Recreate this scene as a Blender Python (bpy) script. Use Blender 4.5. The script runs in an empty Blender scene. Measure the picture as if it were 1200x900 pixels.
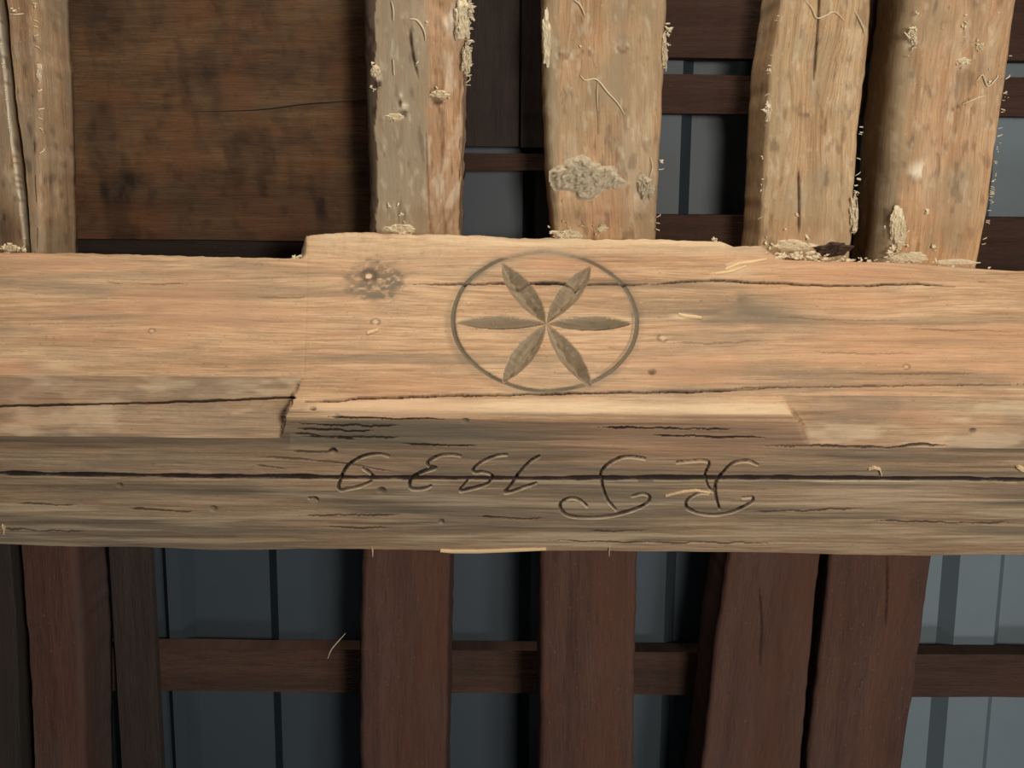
import bpy, math, random
import numpy as np
from mathutils import Matrix, Vector

# ------------------------------------------------------------------ camera, world, lights
sc = bpy.context.scene
F = 1300.0                       # focal length in pixels of the 1200x900 frame
ELEV = math.radians(52.25)
ROLL = math.radians(0.45)
SCALE = 940.0                    # pixels per metre at the carved arris
ZB = 2.75                        # height of the beam's underside above the barn floor
DIST = F / SCALE

fw = np.array([0, -math.cos(ELEV), math.sin(ELEV)])
up0 = np.array([0, -math.sin(ELEV), -math.cos(ELEV)])
rt0 = np.array([1.0, 0, 0])
rt = rt0 * math.cos(ROLL) + up0 * math.sin(ROLL)
up = up0 * math.cos(ROLL) - rt0 * math.sin(ROLL)
_d = fw + up0 * (450 - 488) / F
CAM = -_d / np.linalg.norm(_d) * DIST          # relative to the arris (0, 0, 0)
ORI = np.array([0, 0, ZB])

cd = bpy.data.cameras.new('camera'); co = bpy.data.objects.new('camera', cd)
sc.collection.objects.link(co)
cd.sensor_width = 36; cd.lens = 36 * F / 1200; cd.clip_start = 0.01
cm = Matrix((( rt[0], up[0], -fw[0], 0), (rt[1], up[1], -fw[1], 0), (rt[2], up[2], -fw[2], 0), (0, 0, 0, 1)))
cm.translation = Vector(CAM + ORI)
co.matrix_world = cm
sc.camera = co

w = bpy.data.worlds.new('barn_ambient'); sc.world = w; w.use_nodes = True
bg = w.node_tree.nodes['Background']
bg.inputs[0].default_value = (0.62, 0.72, 0.85, 1); bg.inputs[1].default_value = 0.10

def area(name, loc, target, size, power, col, size_y=None):
    l = bpy.data.lights.new(name, 'AREA'); l.size = size; l.energy = power; l.color = col
    if size_y: l.shape = 'RECTANGLE'; l.size_y = size_y
    o = bpy.data.objects.new(name, l); sc.collection.objects.link(o)
    o.location = Vector(np.array(loc) + ORI)
    d = Vector(np.array(target) - np.array(loc))
    o.rotation_euler = d.to_track_quat('-Z', 'Y').to_euler()
    return o
area('barn_door_light', (-0.1, -1.9, -2.05), (0.0, -0.25, 0.0), 0.36, 66, (1.0, 0.93, 0.83))
area('loft_daylight', (0.85, 1.5, -1.92), (0.0, -0.1, 0.1), 0.45, 63, (1.0, 0.95, 0.88))
area('gable_window_light', (1.7, 3.2, -0.75), (0.2, 0.1, 0.3), 0.5, 34, (0.86, 0.93, 1.0))

vs = sc.view_settings
vs.view_transform = 'Standard'; vs.look = 'None'; vs.gamma = 1; vs.use_curve_mapping = False
vs.exposure = -0.27

# ------------------------------------------------------------------ numeric helpers
def project(P):
    q = P - CAM
    z = q @ fw
    return 600 + F * (q @ rt) / z, 450 - F * (q @ up) / z

def ray_plane(px, py, p0, n):
    d = fw + rt * (px - 600) / F + up * (450 - py) / F
    t = ((np.asarray(p0) - CAM) @ n) / (d @ n)
    return CAM + d * t

_tab = np.random.RandomState(7).rand(256, 256)
def vnoise(x, y, seed=0):
    x = np.asarray(x, float) + seed * 17.31; y = np.asarray(y, float) + seed * 9.77
    xi = np.floor(x).astype(int); yi = np.floor(y).astype(int)
    fx = x - xi; fy = y - yi
    fx = fx * fx * (3 - 2 * fx); fy = fy * fy * (3 - 2 * fy)
    a = _tab[xi & 255, yi & 255]; b = _tab[(xi + 1) & 255, yi & 255]
    c = _tab[xi & 255, (yi + 1) & 255]; d = _tab[(xi + 1) & 255, (yi + 1) & 255]
    return (a * (1 - fx) + b * fx) * (1 - fy) + (c * (1 - fx) + d * fx) * fy
def fbm(x, y, seed=0, octv=4):
    s = 0; a = .5
    for i in range(octv):
        s = s + a * vnoise(x * 2 ** i, y * 2 ** i, seed + i * 3); a *= .5
    return s / (1 - .5 ** octv)
def sstep(a, b, x):
    t = np.clip((x - a) / (b - a), 0, 1); return t * t * (3 - 2 * t)
def smooth_line(pts, n=8):
    """Catmull-Rom through the points"""
    p = [np.array(q, float) for q in pts]
    if len(p) < 3: return np.array(p)
    p = [2 * p[0] - p[1]] + p + [2 * p[-1] - p[-2]]
    out = []
    for i in range(1, len(p) - 2):
        for k in range(n):
            t = k / n
            out.append(.5 * ((2 * p[i]) + (-p[i-1] + p[i+1]) * t + (2*p[i-1] - 5*p[i] + 4*p[i+1] - p[i+2]) * t*t
                             + (-p[i-1] + 3*p[i] - 3*p[i+1] + p[i+2]) * t**3))
    out.append(p[-2])
    return np.array(out)
def line_dist(x, y, pts, reach):
    """distance from points (x, y) to a polyline, only where it is nearer than reach"""
    D = np.full(x.shape, 1e9)
    T = np.zeros(x.shape)
    pts = np.asarray(pts, float)
    sel = np.nonzero((x > pts[:, 0].min() - reach) & (x < pts[:, 0].max() + reach) &
                     (y > pts[:, 1].min() - reach) & (y < pts[:, 1].max() + reach))
    xs, ys = x[sel], y[sel]
    if xs.size == 0: return D, T
    dd = np.full(xs.shape, 1e9); tt = np.zeros(xs.shape)
    m = len(pts) - 1
    for i in range(m):
        a, b = pts[i], pts[i + 1]; v = b - a; L = v @ v + 1e-9
        t = np.clip(((xs - a[0]) * v[0] + (ys - a[1]) * v[1]) / L, 0, 1)
        e = np.hypot(xs - a[0] - v[0] * t, ys - a[1] - v[1] * t)
        tt = np.where(e < dd, (i + t) / m, tt); dd = np.minimum(dd, e)
    D[sel] = dd; T[sel] = tt
    return D, T
def blob(px, py, cx, cy, rx, ry, soft=1.0):
    d = np.hypot((px - cx) / rx, (py - cy) / ry)
    return 1 - sstep(1 - soft, 1, d) if soft > 0 else (d < 1).astype(float)

# ------------------------------------------------------------------ scene helpers
COL = sc.collection
def tag(o, label=None, cat=None, group=None, kind=None):
    if label: o['label'] = label
    if cat: o['category'] = cat
    if group: o['group'] = group
    if kind: o['kind'] = kind
    return o
def empty(name, loc):
    o = bpy.data.objects.new(name, None); COL.objects.link(o)
    o.location = Vector(np.array(loc) + ORI); o.empty_display_size = .05
    return o
def mesh_obj(name, V, Q, mat, parent=None, attrs=None, normals=None, smooth=True):
    """V relative to the arris; Q faces (n,3)/(n,4) array or list"""
    V = np.asarray(V, float)
    off = np.array(parent.location) if parent is not None and parent.parent is None else np.zeros(3)
    if parent is not None and parent.parent is not None:
        off = np.array(parent.parent.location) + np.array(parent.location)
    me = bpy.data.meshes.new(name)
    W = V + ORI - off
    if isinstance(Q, np.ndarray):
        k = Q.shape[1]
        me.vertices.add(len(W)); me.vertices.foreach_set('co', W.astype(np.float32).ravel())
        me.loops.add(Q.size); me.loops.foreach_set('vertex_index', Q.astype(np.int32).ravel())
        me.polygons.add(len(Q)); me.polygons.foreach_set('loop_start', np.arange(0, Q.size, k, dtype=np.int32))
        me.update(calc_edges=True)
    else:
        me.from_pydata([tuple(v) for v in W], [], [tuple(q) for q in Q]); me.update()
    if smooth:
        me.polygons.foreach_set('use_smooth', np.ones(len(me.polygons), dtype=bool))
    if attrs:
        for an, arr in attrs.items():
            typ = 'FLOAT_VECTOR' if arr.shape[1] == 3 else 'FLOAT_COLOR'
            a = me.attributes.new(an, typ, 'POINT')
            a.data.foreach_set('vector' if typ == 'FLOAT_VECTOR' else 'color', arr.astype(np.float32).ravel())
    if normals is not None:
        me.normals_split_custom_set_from_vertices(normals.astype(np.float32))
    me.materials.append(mat)
    o = bpy.data.objects.new(name, me); COL.objects.link(o)
    if parent is not None: o.parent = parent
    return o
def submesh(V, Q, keep, *arrs):
    q = Q[keep]; u, inv = np.unique(q, return_inverse=True)
    return V[u], inv.reshape(q.shape), [a[u] for a in arrs]

# ------------------------------------------------------------------ materials
def N(nt, typ, **kw):
    n = nt.nodes.new(typ)
    for k, v in kw.items(): setattr(n, k, v)
    return n
def mixc(nt, fac, a, b, blend='MIX'):
    m = N(nt, 'ShaderNodeMix', data_type='RGBA', blend_type=blend)
    for i, v in ((0, fac), (6, a), (7, b)):
        if isinstance(v, (int, float)): m.inputs[i].default_value = v
        elif isinstance(v, tuple): m.inputs[i].default_value = (*v, 1)
        else: nt.links.new(v, m.inputs[i])
    return m.outputs[2]
def math_n(nt, op, a, b=0.0, c=None, clamp=False):
    m = N(nt, 'ShaderNodeMath', operation=op, use_clamp=clamp)
    for i, v in enumerate((a, b) if c is None else (a, b, c)):
        if isinstance(v, (int, float)): m.inputs[i].default_value = v
        else: nt.links.new(v, m.inputs[i])
    return m.outputs[0]
def ramp(nt, fac, stops):
    r = N(nt, 'ShaderNodeValToRGB'); nt.links.new(fac, r.inputs[0])
    e = r.color_ramp.elements
    while len(e) < len(stops): e.new(.5)
    for k, (p, c) in enumerate(stops):
        e[k].position = p; e[k].color = (*c, 1) if isinstance(c, tuple) else (c, c, c, 1)
    return r.outputs[0]
def srgb(r, g, b):
    f = lambda c: (c / 255 / 12.92) if c < 10 else ((c / 255 + .055) / 1.055) ** 2.4
    return (f(r), f(g), f(b))

def wood(name, stops, grey=srgb(120, 105, 85), pale=srgb(232, 204, 164), red=srgb(150, 95, 65), dark=srgb(60, 42, 30),
         ring=9.0, fibre=1.0, gain=1.0, blotch=.55, bump=.35, rough=.82, stretch=(1.6, 26.0, 4.0), use_mask=True, ringamt=.35):
    """streaked, blotched, cracked timber; gco = (along the grain, across it, offset) in metres"""
    m = bpy.data.materials.new(name); m.use_nodes = True; nt = m.node_tree
    bs = nt.nodes['Principled BSDF']; bs.inputs['Roughness'].default_value = rough
    bs.inputs['Specular IOR Level'].default_value = .25
    at = N(nt, 'ShaderNodeAttribute', attribute_name='gco')
    mk = N(nt, 'ShaderNodeAttribute', attribute_name='msk')
    sep = N(nt, 'ShaderNodeSeparateColor'); nt.links.new(mk.outputs['Color'], sep.inputs[0])
    def tex(sx, sy, sz, detail, rough_=.55, dist=0.0):
        mp = N(nt, 'ShaderNodeMapping'); mp.inputs['Scale'].default_value = (sx, sy, sz)
        nt.links.new(at.outputs['Vector'], mp.inputs[0])
        t = N(nt, 'ShaderNodeTexNoise'); t.inputs['Scale'].default_value = 1
        t.inputs['Detail'].default_value = detail; t.inputs['Roughness'].default_value = rough_
        t.inputs['Distortion'].default_value = dist
        nt.links.new(mp.outputs[0], t.inputs['Vector'])
        return t.outputs['Fac']
    big = tex(*stretch, 4, .6, .3)
    mid = tex(6, 90, 20, 5, .65, .2)
    fine = tex(26, 620, 60, 3, .6)
    spot = tex(38, 60, 30, 5, .7)
    speck = tex(210, 330, 80, 2, .5)
    blo = tex(7, 13, 6, 5, .65, .4)
    blo2 = tex(3.2, 9, 8, 6, .7, .8)
    # growth rings: a wave across the grain bent by the large noise
    sx = N(nt, 'ShaderNodeSeparateXYZ'); nt.links.new(at.outputs['Vector'], sx.inputs[0])
    ph = math_n(nt, 'MULTIPLY_ADD', sx.outputs[1], ring * 40, math_n(nt, 'MULTIPLY', big, 24.0))
    wv = math_n(nt, 'SINE', ph)
    rg = math_n(nt, 'POWER', math_n(nt, 'MULTIPLY_ADD', wv, .5, .5), 4.0)
    rg = math_n(nt, 'MULTIPLY', rg, ramp(nt, blo2, [(.35, .15), (.6, 1.0)]))
    streak = math_n(nt, 'ADD', math_n(nt, 'MULTIPLY', big, .65), math_n(nt, 'MULTIPLY', mid, .35))
    c = ramp(nt, streak, stops)
    c = mixc(nt, math_n(nt, 'MULTIPLY', rg, ringamt), c, mixc(nt, 1.0, c, (.60, .47, .36), 'MULTIPLY'))
    fb = ramp(nt, fine, [(.30, .62 if fibre > .5 else .85), (.55, 1.0), (.8, 1.14)])
    c = mixc(nt, fibre, c, fb, 'MULTIPLY')
    c = mixc(nt, math_n(nt, 'MULTIPLY', ramp(nt, blo, [(.46, 0.0), (.72, 1.0)]), blotch), c, grey)
    c = mixc(nt, math_n(nt, 'MULTIPLY', ramp(nt, blo2, [(.52, 0.0), (.72, 1.0)]), .5), c, red)
    c = mixc(nt, math_n(nt, 'MULTIPLY', ramp(nt, spot, [(.66, 0.0), (.74, 1.0)]), .55), c, dark)
    c = mixc(nt, math_n(nt, 'MULTIPLY', ramp(nt, spot, [(.24, 1.0), (.31, 0.0)]), .6), c, pale)
    c = mixc(nt, math_n(nt, 'MULTIPLY', ramp(nt, speck, [(.66, 0.0), (.72, 1.0)]), .35), c, dark)
    c = mixc(nt, math_n(nt, 'MULTIPLY', ramp(nt, speck, [(.26, 1.0), (.32, 0.0)]), .40), c, pale)
    if use_mask:
        nz = math_n(nt, 'MULTIPLY_ADD', mid, 1.1, .40)
        c = mixc(nt, math_n(nt, 'MULTIPLY', sep.outputs[0], nz, clamp=True), c, mixc(nt, mid, mixc(nt, 1.0, grey, (.55, .53, .50), 'MULTIPLY'), grey))
        c = mixc(nt, math_n(nt, 'MULTIPLY', sep.outputs[1], nz, clamp=True), c, pale)
        c = mixc(nt, math_n(nt, 'MULTIPLY', sep.outputs[2], nz, clamp=True), c, mixc(nt, 1.0, c, red, 'MIX') if False else mixc(nt, .8, c, red))
        c = mixc(nt, mk.outputs['Alpha'], c, dark)
    if gain != 1.0: c = mixc(nt, 1.0, c, (gain, gain, gain), 'MULTIPLY')
    nt.links.new(c, bs.inputs['Base Color'])
    h = math_n(nt, 'ADD', math_n(nt, 'MULTIPLY', fine, .5), math_n(nt, 'ADD', math_n(nt, 'MULTIPLY', mid, 1.1), math_n(nt, 'MULTIPLY', spot, .7)))
    bp = N(nt, 'ShaderNodeBump'); bp.inputs['Strength'].default_value = bump; bp.inputs['Distance'].default_value = .004
    nt.links.new(h, bp.inputs['Height']); nt.links.new(bp.outputs[0], bs.inputs['Normal'])
    return m

def plain(name, col, rough=.85, var=.25, scale=60, bump=.3, metal=0.0):
    m = bpy.data.materials.new(name); m.use_nodes = True; nt = m.node_tree
    bs = nt.nodes['Principled BSDF']; bs.inputs['Roughness'].default_value = rough; bs.inputs['Metallic'].default_value = metal
    tc = N(nt, 'ShaderNodeTexCoord'); t = N(nt, 'ShaderNodeTexNoise')
    t.inputs['Scale'].default_value = scale; t.inputs['Detail'].default_value = 6; t.inputs['Roughness'].default_value = .65
    nt.links.new(tc.outputs['Object'], t.inputs['Vector'])
    c = mixc(nt, t.outputs['Fac'], tuple(v * (1 - var) for v in col), tuple(min(1, v * (1 + var)) for v in col))
    nt.links.new(c, bs.inputs['Base Color'])
    bp = N(nt, 'ShaderNodeBump'); bp.inputs['Strength'].default_value = bump; bp.inputs['Distance'].default_value = .002
    nt.links.new(t.outputs['Fac'], bp.inputs['Height']); nt.links.new(bp.outputs[0], bs.inputs['Normal'])
    return m

M_BEAM = wood('aged_spruce_beam', [(.30, srgb(146, 114, 82)), (.45, srgb(190, 152, 114)), (.56, srgb(208, 172, 133)), (.70, srgb(184, 148, 113))],
              grey=srgb(134, 119, 98), red=srgb(198, 146, 108), dark=srgb(44, 32, 24), ring=14, blotch=.45, ringamt=.55)
M_CARVE = wood('carved_grey_recess', [(.3, srgb(86, 73, 57)), (.5, srgb(124, 108, 86)), (.7, srgb(160, 143, 116))],
               grey=srgb(140, 126, 102), red=srgb(150, 120, 90), blotch=.5, ringamt=.1, stretch=(9, 26, 5), bump=.6)
M_RAFT = [wood('dusty_rafter_%s' % n, st, grey=g, red=r, ring=rg, blotch=bl, ringamt=ra, stretch=(1.3, 22, 4), pale=srgb(240, 226, 196))
          for n, st, g, r, rg, bl, ra in (
    ('tan', [(.3, srgb(150, 116, 84)), (.5, srgb(200, 160, 118)), (.7, srgb(216, 180, 138))], srgb(176, 156, 126), srgb(184, 134, 98), 9.0, .6, .25),
    ('orange', [(.3, srgb(150, 112, 78)), (.5, srgb(196, 154, 112)), (.7, srgb(212, 174, 132))], srgb(178, 154, 120), srgb(182, 136, 100), 11.0, .5, .35),
    ('grained', [(.3, srgb(160, 126, 88)), (.5, srgb(200, 162, 118)), (.7, srgb(214, 180, 138))], srgb(186, 162, 126), srgb(190, 146, 104), 15.0, .4, .6))]
M_DARK = wood('smoke_darkened_board', [(.3, srgb(66, 46, 29)), (.5, srgb(98, 70, 44)), (.7, srgb(118, 88, 58))],
              grey=srgb(72, 60, 46), red=srgb(98, 58, 34), pale=srgb(120, 95, 65), dark=srgb(35, 24, 16), ring=2.0, blotch=.5, ringamt=.2, stretch=(2.0, 12, 4))
M_BATTEN = wood('brown_batten_wood', [(.3, srgb(46, 31, 23)), (.5, srgb(64, 43, 32)), (.7, srgb(77, 54, 40))],
                grey=srgb(66, 54, 44), red=srgb(74, 44, 32), pale=srgb(100, 80, 62), dark=srgb(30, 20, 16), ring=3, blotch=.3, ringamt=.2)
M_BLACK = wood('near_black_wood', [(.3, srgb(34, 27, 23)), (.5, srgb(48, 38, 32)), (.7, srgb(58, 47, 39))],
               grey=srgb(50, 44, 38), red=srgb(54, 38, 30), pale=srgb(80, 68, 56), dark=srgb(20, 16, 14), ring=3, blotch=.3, ringamt=.2)
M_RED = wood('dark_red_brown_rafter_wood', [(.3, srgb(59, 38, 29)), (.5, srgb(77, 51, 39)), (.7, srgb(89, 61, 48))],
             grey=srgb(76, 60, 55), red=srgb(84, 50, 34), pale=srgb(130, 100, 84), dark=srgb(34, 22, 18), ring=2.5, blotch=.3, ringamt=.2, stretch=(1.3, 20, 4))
M_DUST = plain('pale_dust_fluff', srgb(214, 196, 162), var=.2, scale=120)
M_MUD = plain('grey_dried_mud', srgb(180, 163, 134), var=.6, scale=130, bump=1.0)
M_BARK = plain('dark_bark', srgb(70, 48, 36), var=.5, scale=70, bump=.8)
M_SPLINT = plain('fresh_splinter_wood', srgb(222, 190, 142), var=.15, scale=80)
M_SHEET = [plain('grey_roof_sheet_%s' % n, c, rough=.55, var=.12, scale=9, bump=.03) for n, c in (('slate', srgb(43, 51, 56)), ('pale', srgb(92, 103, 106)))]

# ------------------------------------------------------------------ the carved beam
U_N = np.array([0, 0, 1.0]); S_N = np.array([0, 1.0, 0])
def under_Y(px, py): return ray_plane(px, py, (0, 0, 0), U_N)
def interp_px(pts):
    """(px, row) pairs on the underside -> function X -> Y"""
    q = np.array([under_Y(*p)[:2] for p in pts]); return lambda X: np.interp(X, q[:, 0], q[:, 1])
Y_c = interp_px([(300, 276), (362, 276), (395, 272), (440, 273), (470, 274.5), (550, 275), (600, 279), (640, 279.5), (700, 280), (775, 280), (845, 283), (860, 288), (905, 288), (930, 292)])
Y_o = interp_px([(-400, 290), (0, 296.5), (100, 298), (200, 300.5), (345, 303), (360, 303), (880, 300), (905, 304), (960, 307), (1040, 308), (1100, 312), (1200, 318), (1500, 326)])
H_f = [ray_plane(p, r, (0, 0, 0), S_N) for p, r in ((-300, 632), (0, 637), (60, 640), (150, 641), (250, 644), (420, 643), (530, 646), (640, 645), (800, 646), (950, 648), (1090, 651), (1200, 650), (1500, 655))]
H_x = np.array([h[0] for h in H_f]); H_z = np.array([h[2] for h in H_f])
YN = float(Y_c(0.0)); HH = float(np.interp(0, H_x, H_z))
SLOPE = math.radians(48)
SEAT_Z = .095
R_P = np.array([0, YN, SEAT_Z])                                  # rafter plane point
R_U = np.array([0, math.cos(SLOPE), math.sin(SLOPE)])            # up the slope
R_N = np.array([0, math.sin(SLOPE), -math.cos(SLOPE)])           # towards the room
CS_L = (abs(under_Y(180, 441)[1]), ray_plane(180, 513, (0, 0, 0), S_N)[2])
CS_R = (abs(under_Y(1060, 464)[1]), ray_plane(1060, 525, (0, 0, 0), S_N)[2])

xd = np.arange(-.74, .7401, .00125)
xs = np.concatenate([np.linspace(-1.5, -.75, 60), xd, np.linspace(.75, 1.5, 60)])
nX = len(xs)
segA = np.linspace(0, 1, 14, endpoint=False)
segB = np.linspace(0, 1, 26, endpoint=False)
segC = np.linspace(0, 1, 215, endpoint=False)
segD = np.linspace(0, 1, 96, endpoint=False)
segE = np.linspace(0, 1, 225)
X = xs[None, :]
def stack(fn, seg): return fn(seg[:, None])
xp = lambda px, py: under_Y(px, py)[0]
# chamfer sizes (underside width cu, side height cv)
kk = sstep(-.2, .25, X)
cu = CS_L[0] * (1 - kk) + CS_R[0] * kk; cv = CS_L[1] * (1 - kk) + CS_R[1] * kk
yc = Y_c(X); yo = Y_o(X)
yn = np.minimum(yc, YN + .004)
rows_Y, rows_Z, seg_id = [], [], []
# A: north face from the seat down, B: north chamfer, C: underside, D: front chamfer zone, E: inscribed side
cn = np.maximum(yo - yn, .004)
def A(t): return (yn + 0 * t, SEAT_Z - (SEAT_Z - cn) * t)
xl_n, xr_n = xp(354, 303), xp(905, 300)
def B(t):
    wl = sstep(-.007, .007, X - (xl_n - .012 + .014 * t)); wr = 1 - sstep(-.018, .022, X - xr_n + .012 * (vnoise(X * 60, t * 4, 5) - .5))
    w_ = wl * wr
    yq = yc
    cyc = (yn + cn * t, cn * (1 - t))
    sq = (np.where(t < .5, yq, yq + (yn + cn - yq) * (2 * t - 1)), np.where(t < .5, cn * (1 - 2 * t), 0))
    return (cyc[0] * (1 - w_) + sq[0] * w_, cyc[1] * (1 - w_) + sq[1] * w_)
def C(t): return ((yn + cn) * (1 - t) - cu * t, 0 * X * t)
xs_l = (xp(353, 441), ray_plane(327, 513, (0, 0, 0), S_N)[0]); xs_r = (xp(914, 463), ray_plane(951, 524, (0, 0, 0), S_N)[0])
def Dd(t):
    jag = .006 * (fbm(t * 9, X * 40, 21) - .5)
    sl = xs_l[0] * (1 - t) + xs_l[1] * t + jag; sr = xs_r[0] * (1 - t) + xs_r[1] * t + jag * .5
    wl = sstep(-.004, .004, X - sl); wr = 1 - sstep(-.011, .011, X - sr)
    w_ = wl * wr
    ch = (-cu * (1 - t), cv * t)
    r = .10                                                      # small worn rounding of the arris
    sq = (np.where(t < .5, -cu * (1 - 2 * t), 0), np.where(t < .5, 0, cv * (2 * t - 1)))
    rr = np.clip(1 - np.abs(t - .5) / r, 0, 1) ** 2
    sq = (sq[0] - cu * .10 * rr, sq[1] + cv * .10 * rr)
    return (ch[0] * (1 - w_) + sq[0] * w_, ch[1] * (1 - w_) + sq[1] * w_)
Hx = np.interp(X, H_x, H_z)
Hx = Hx + .0012 * (vnoise(X * 55, 0 * X, 3) - .5) + .002 * (vnoise(X * 14, 0 * X, 4) - .5)
def E_(t): return (0 * X * t, cv + (Hx - cv) * t)
for k, (fn, seg) in enumerate(((A, segA), (B, segB), (C, segC), (Dd, segD), (E_, segE))):
    y_, z_ = fn(seg[:, None])
    y_ = np.broadcast_to(y_, (len(seg), nX)); z_ = np.broadcast_to(z_, (len(seg), nX))
    rows_Y.append(y_); rows_Z.append(z_); seg_id.append(np.full(len(seg), k))
GY = np.concatenate(rows_Y); GZ = np.concatenate(rows_Z); SID = np.concatenate(seg_id)
GX = np.broadcast_to(X, GY.shape).copy()
nR = GY.shape[0]
P = np.stack([GX, GY, GZ], -1)
def grid_normals(P):
    du = np.gradient(P, axis=1); dv = np.gradient(P, axis=0)
    n = np.cross(dv, du); return n / (np.linalg.norm(n, axis=-1, keepdims=True) + 1e-12)
nb = grid_normals(P)
if (nb[SID == 2][:, :, 2].mean()) > 0: FLIP = True; nb = -nb
else: FLIP = False
PX, PY = project(P.reshape(-1, 3)); PX = PX.reshape(GX.shape); PY = PY.reshape(GX.shape)
# unrolled coordinate across the grain
S = np.concatenate([np.zeros((1, nX)), np.cumsum(np.hypot(np.diff(GY, axis=0), np.diff(GZ, axis=0)), axis=0)], 0)
S = GY + GZ
under = (SID[:, None] <= 2) | ((SID[:, None] == 3) & (np.abs(nb[..., 2]) > .55))
xq_l = xs_l[0] * (1 - .5) + xs_l[1] * .5; xq_r = xs_r[0] * .5 + xs_r[1] * .5
td = np.zeros((nR, 1)); td[SID == 3, 0] = segD
chamf = (SID[:, None] == 3) & ((GX < xs_l[0] * (1 - td) + xs_l[1] * td) | (GX > xs_r[0] * (1 - td) + xs_r[1] * td))
under = under | chamf
side = ~under

dirt = np.zeros(GX.shape); pale = np.zeros(GX.shape); red = np.zeros(GX.shape); drk = np.zeros(GX.shape); dep = np.zeros(GX.shape)
Sw = S.copy(); north0 = (SID[:, None] <= 1) & (nb[..., 2] > -.9)
# hewn, uneven surface
dep += .0030 * (fbm(GX * 5, S * 14, 11) - .5) + .0012 * (fbm(GX * 12, S * 90, 13) - .5)
dep += np.where(side, .0016 * (fbm(GX * 9, S * 160, 15) - .5), 0)
# knots bend the grain
def knot(cx, cy, r, amp, stretch=2.6):
    global Sw, dep, drk, dirt
    dx = (PX - cx) / stretch; dy = PY - cy; d = np.hypot(dx, dy) / r
    Sw = Sw + amp * np.exp(-d * d * .5) * np.sign(dy) * np.minimum(np.abs(dy) / r, 1)
    return d
ns_k = fbm(GX * 160, S * 160, 30); d = knot(434, 322, 20, .020); d0 = np.hypot((PX - 440) / 40, (PY - 328) / 30)
dirt += 1.1 * (1 - sstep(.35, 1.15, d0 + .9 * (fbm(GX * 60, S * 90, 31) - .5))) * sstep(.25, .6, ns_k)
dc = np.hypot((PX - 432) / 10, (PY - 322) / 7); drk += .5 * np.exp(-((dc - .8) / .4) ** 2); pale += .9 * (dc < .40 + .3 * (ns_k - .5)); dep += .003 * np.exp(-dc ** 2)
knot(860, 352, 16, .012); dirt += .6 * blob(PX, PY, 862, 350, 30, 15) * sstep(.35, .65, fbm(GX * 50, S * 70, 33))
knot(1130, 330, 22, .016); knot(1010, 340, 30, -.012, 4); knot(190, 345, 26, .012, 3)
dirt += .5 * blob(PX, PY, 180, 362, 22, 8); knot(1080, 360, 40, .02, 5)
for cx, cy, r in ((777, 396, 6), (440, 377, 5), (1062, 430, 4), (178, 388, 4)):
    dk = np.hypot(PX - cx, (PY - cy) * 1.4) / r; drk += .45 * np.exp(-((dk - 1) / .3) ** 2) * (ns_k > .42); pale += .35 * (dk < .6)
# dirt stains on the underside
ns1 = fbm(GX * 9, S * 30, 41); ns2 = fbm(GX * 3.0, S * 45, 43); ns3 = fbm(GX * 16, S * 16, 47)
dirt += np.where(under, .55 * blob(PX, PY, 870, 375, 130, 75) * sstep(.42, .66, ns1), 0)
dirt += np.where(under, .75 * blob(PX, PY, 430, 375, 110, 60) * sstep(.52, .68, ns2), 0)
dirt += np.where(under, .45 * sstep(.56, .72, ns2), 0)
red += np.where(under, .5 * sstep(.50, .70, fbm(GX * 3.5, S * 18, 53)), 0)
dirt += np.where(under, .6 * (1 - sstep(.3, 1.2, np.abs(np.hypot(PX - 638, (PY - 378) * 1.32) - 110) / 9)) * (ns3 + .1), 0)
# chamfers are greyer
chL = chamf & (GX < 0); chR = chamf & (GX > 0)
dirt += np.where(chL, .30 + .25 * sstep(.42, .62, ns3), 0) + np.where(chR, .12 + .25 * sstep(.46, .64, ns3), 0)
pale += np.where(chL | chR, .35 * sstep(.55, .7, fbm(GX * 12, S * 30, 59)), 0)
# pale worn arris between the stops
aw = (SID[:, None] == 3) & (PX > 352) & (PX < 915 + (PY - 460) * .5)
pale += np.where(aw, sstep(350, 395, PX + 30 * (ns3 - .5)) * (.58 + .6 * (ns2 - .5)) * (1 - sstep(-4, 3, PY - 487 - 7 * (fbm(GX * 8, S * 3, 58) - .5))) * sstep(466, 474, PY + 5 * (vnoise(GX * 12, GX * 0, 57) - .5)), 0)
pale += np.where((SID[:, None] <= 1), .25, 0) + .5 * blob(PX, PY, 850, 312, 60, 22) * (ns3 > .5)
pale += np.where(under & (PX > 360) & (PX < 850), .40 * (1 - sstep(-5, 5, PY - 286 - 12 * (fbm(GX * 9, GX * 0, 56) - .5))) * sstep(.35, .6, ns1 + (PX - 600) / 900), 0)
pale += .4 * blob(PX, PY, 65, 429, 40, 8) + .5 * blob(PX, PY, 800, 371, 22, 6)
dirt += np.where(north0 & (PX > 336) & (PX < 363), .9, 0); drk += np.where(north0 & (PX > 336) & (PX < 363), .25, 0)
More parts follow.
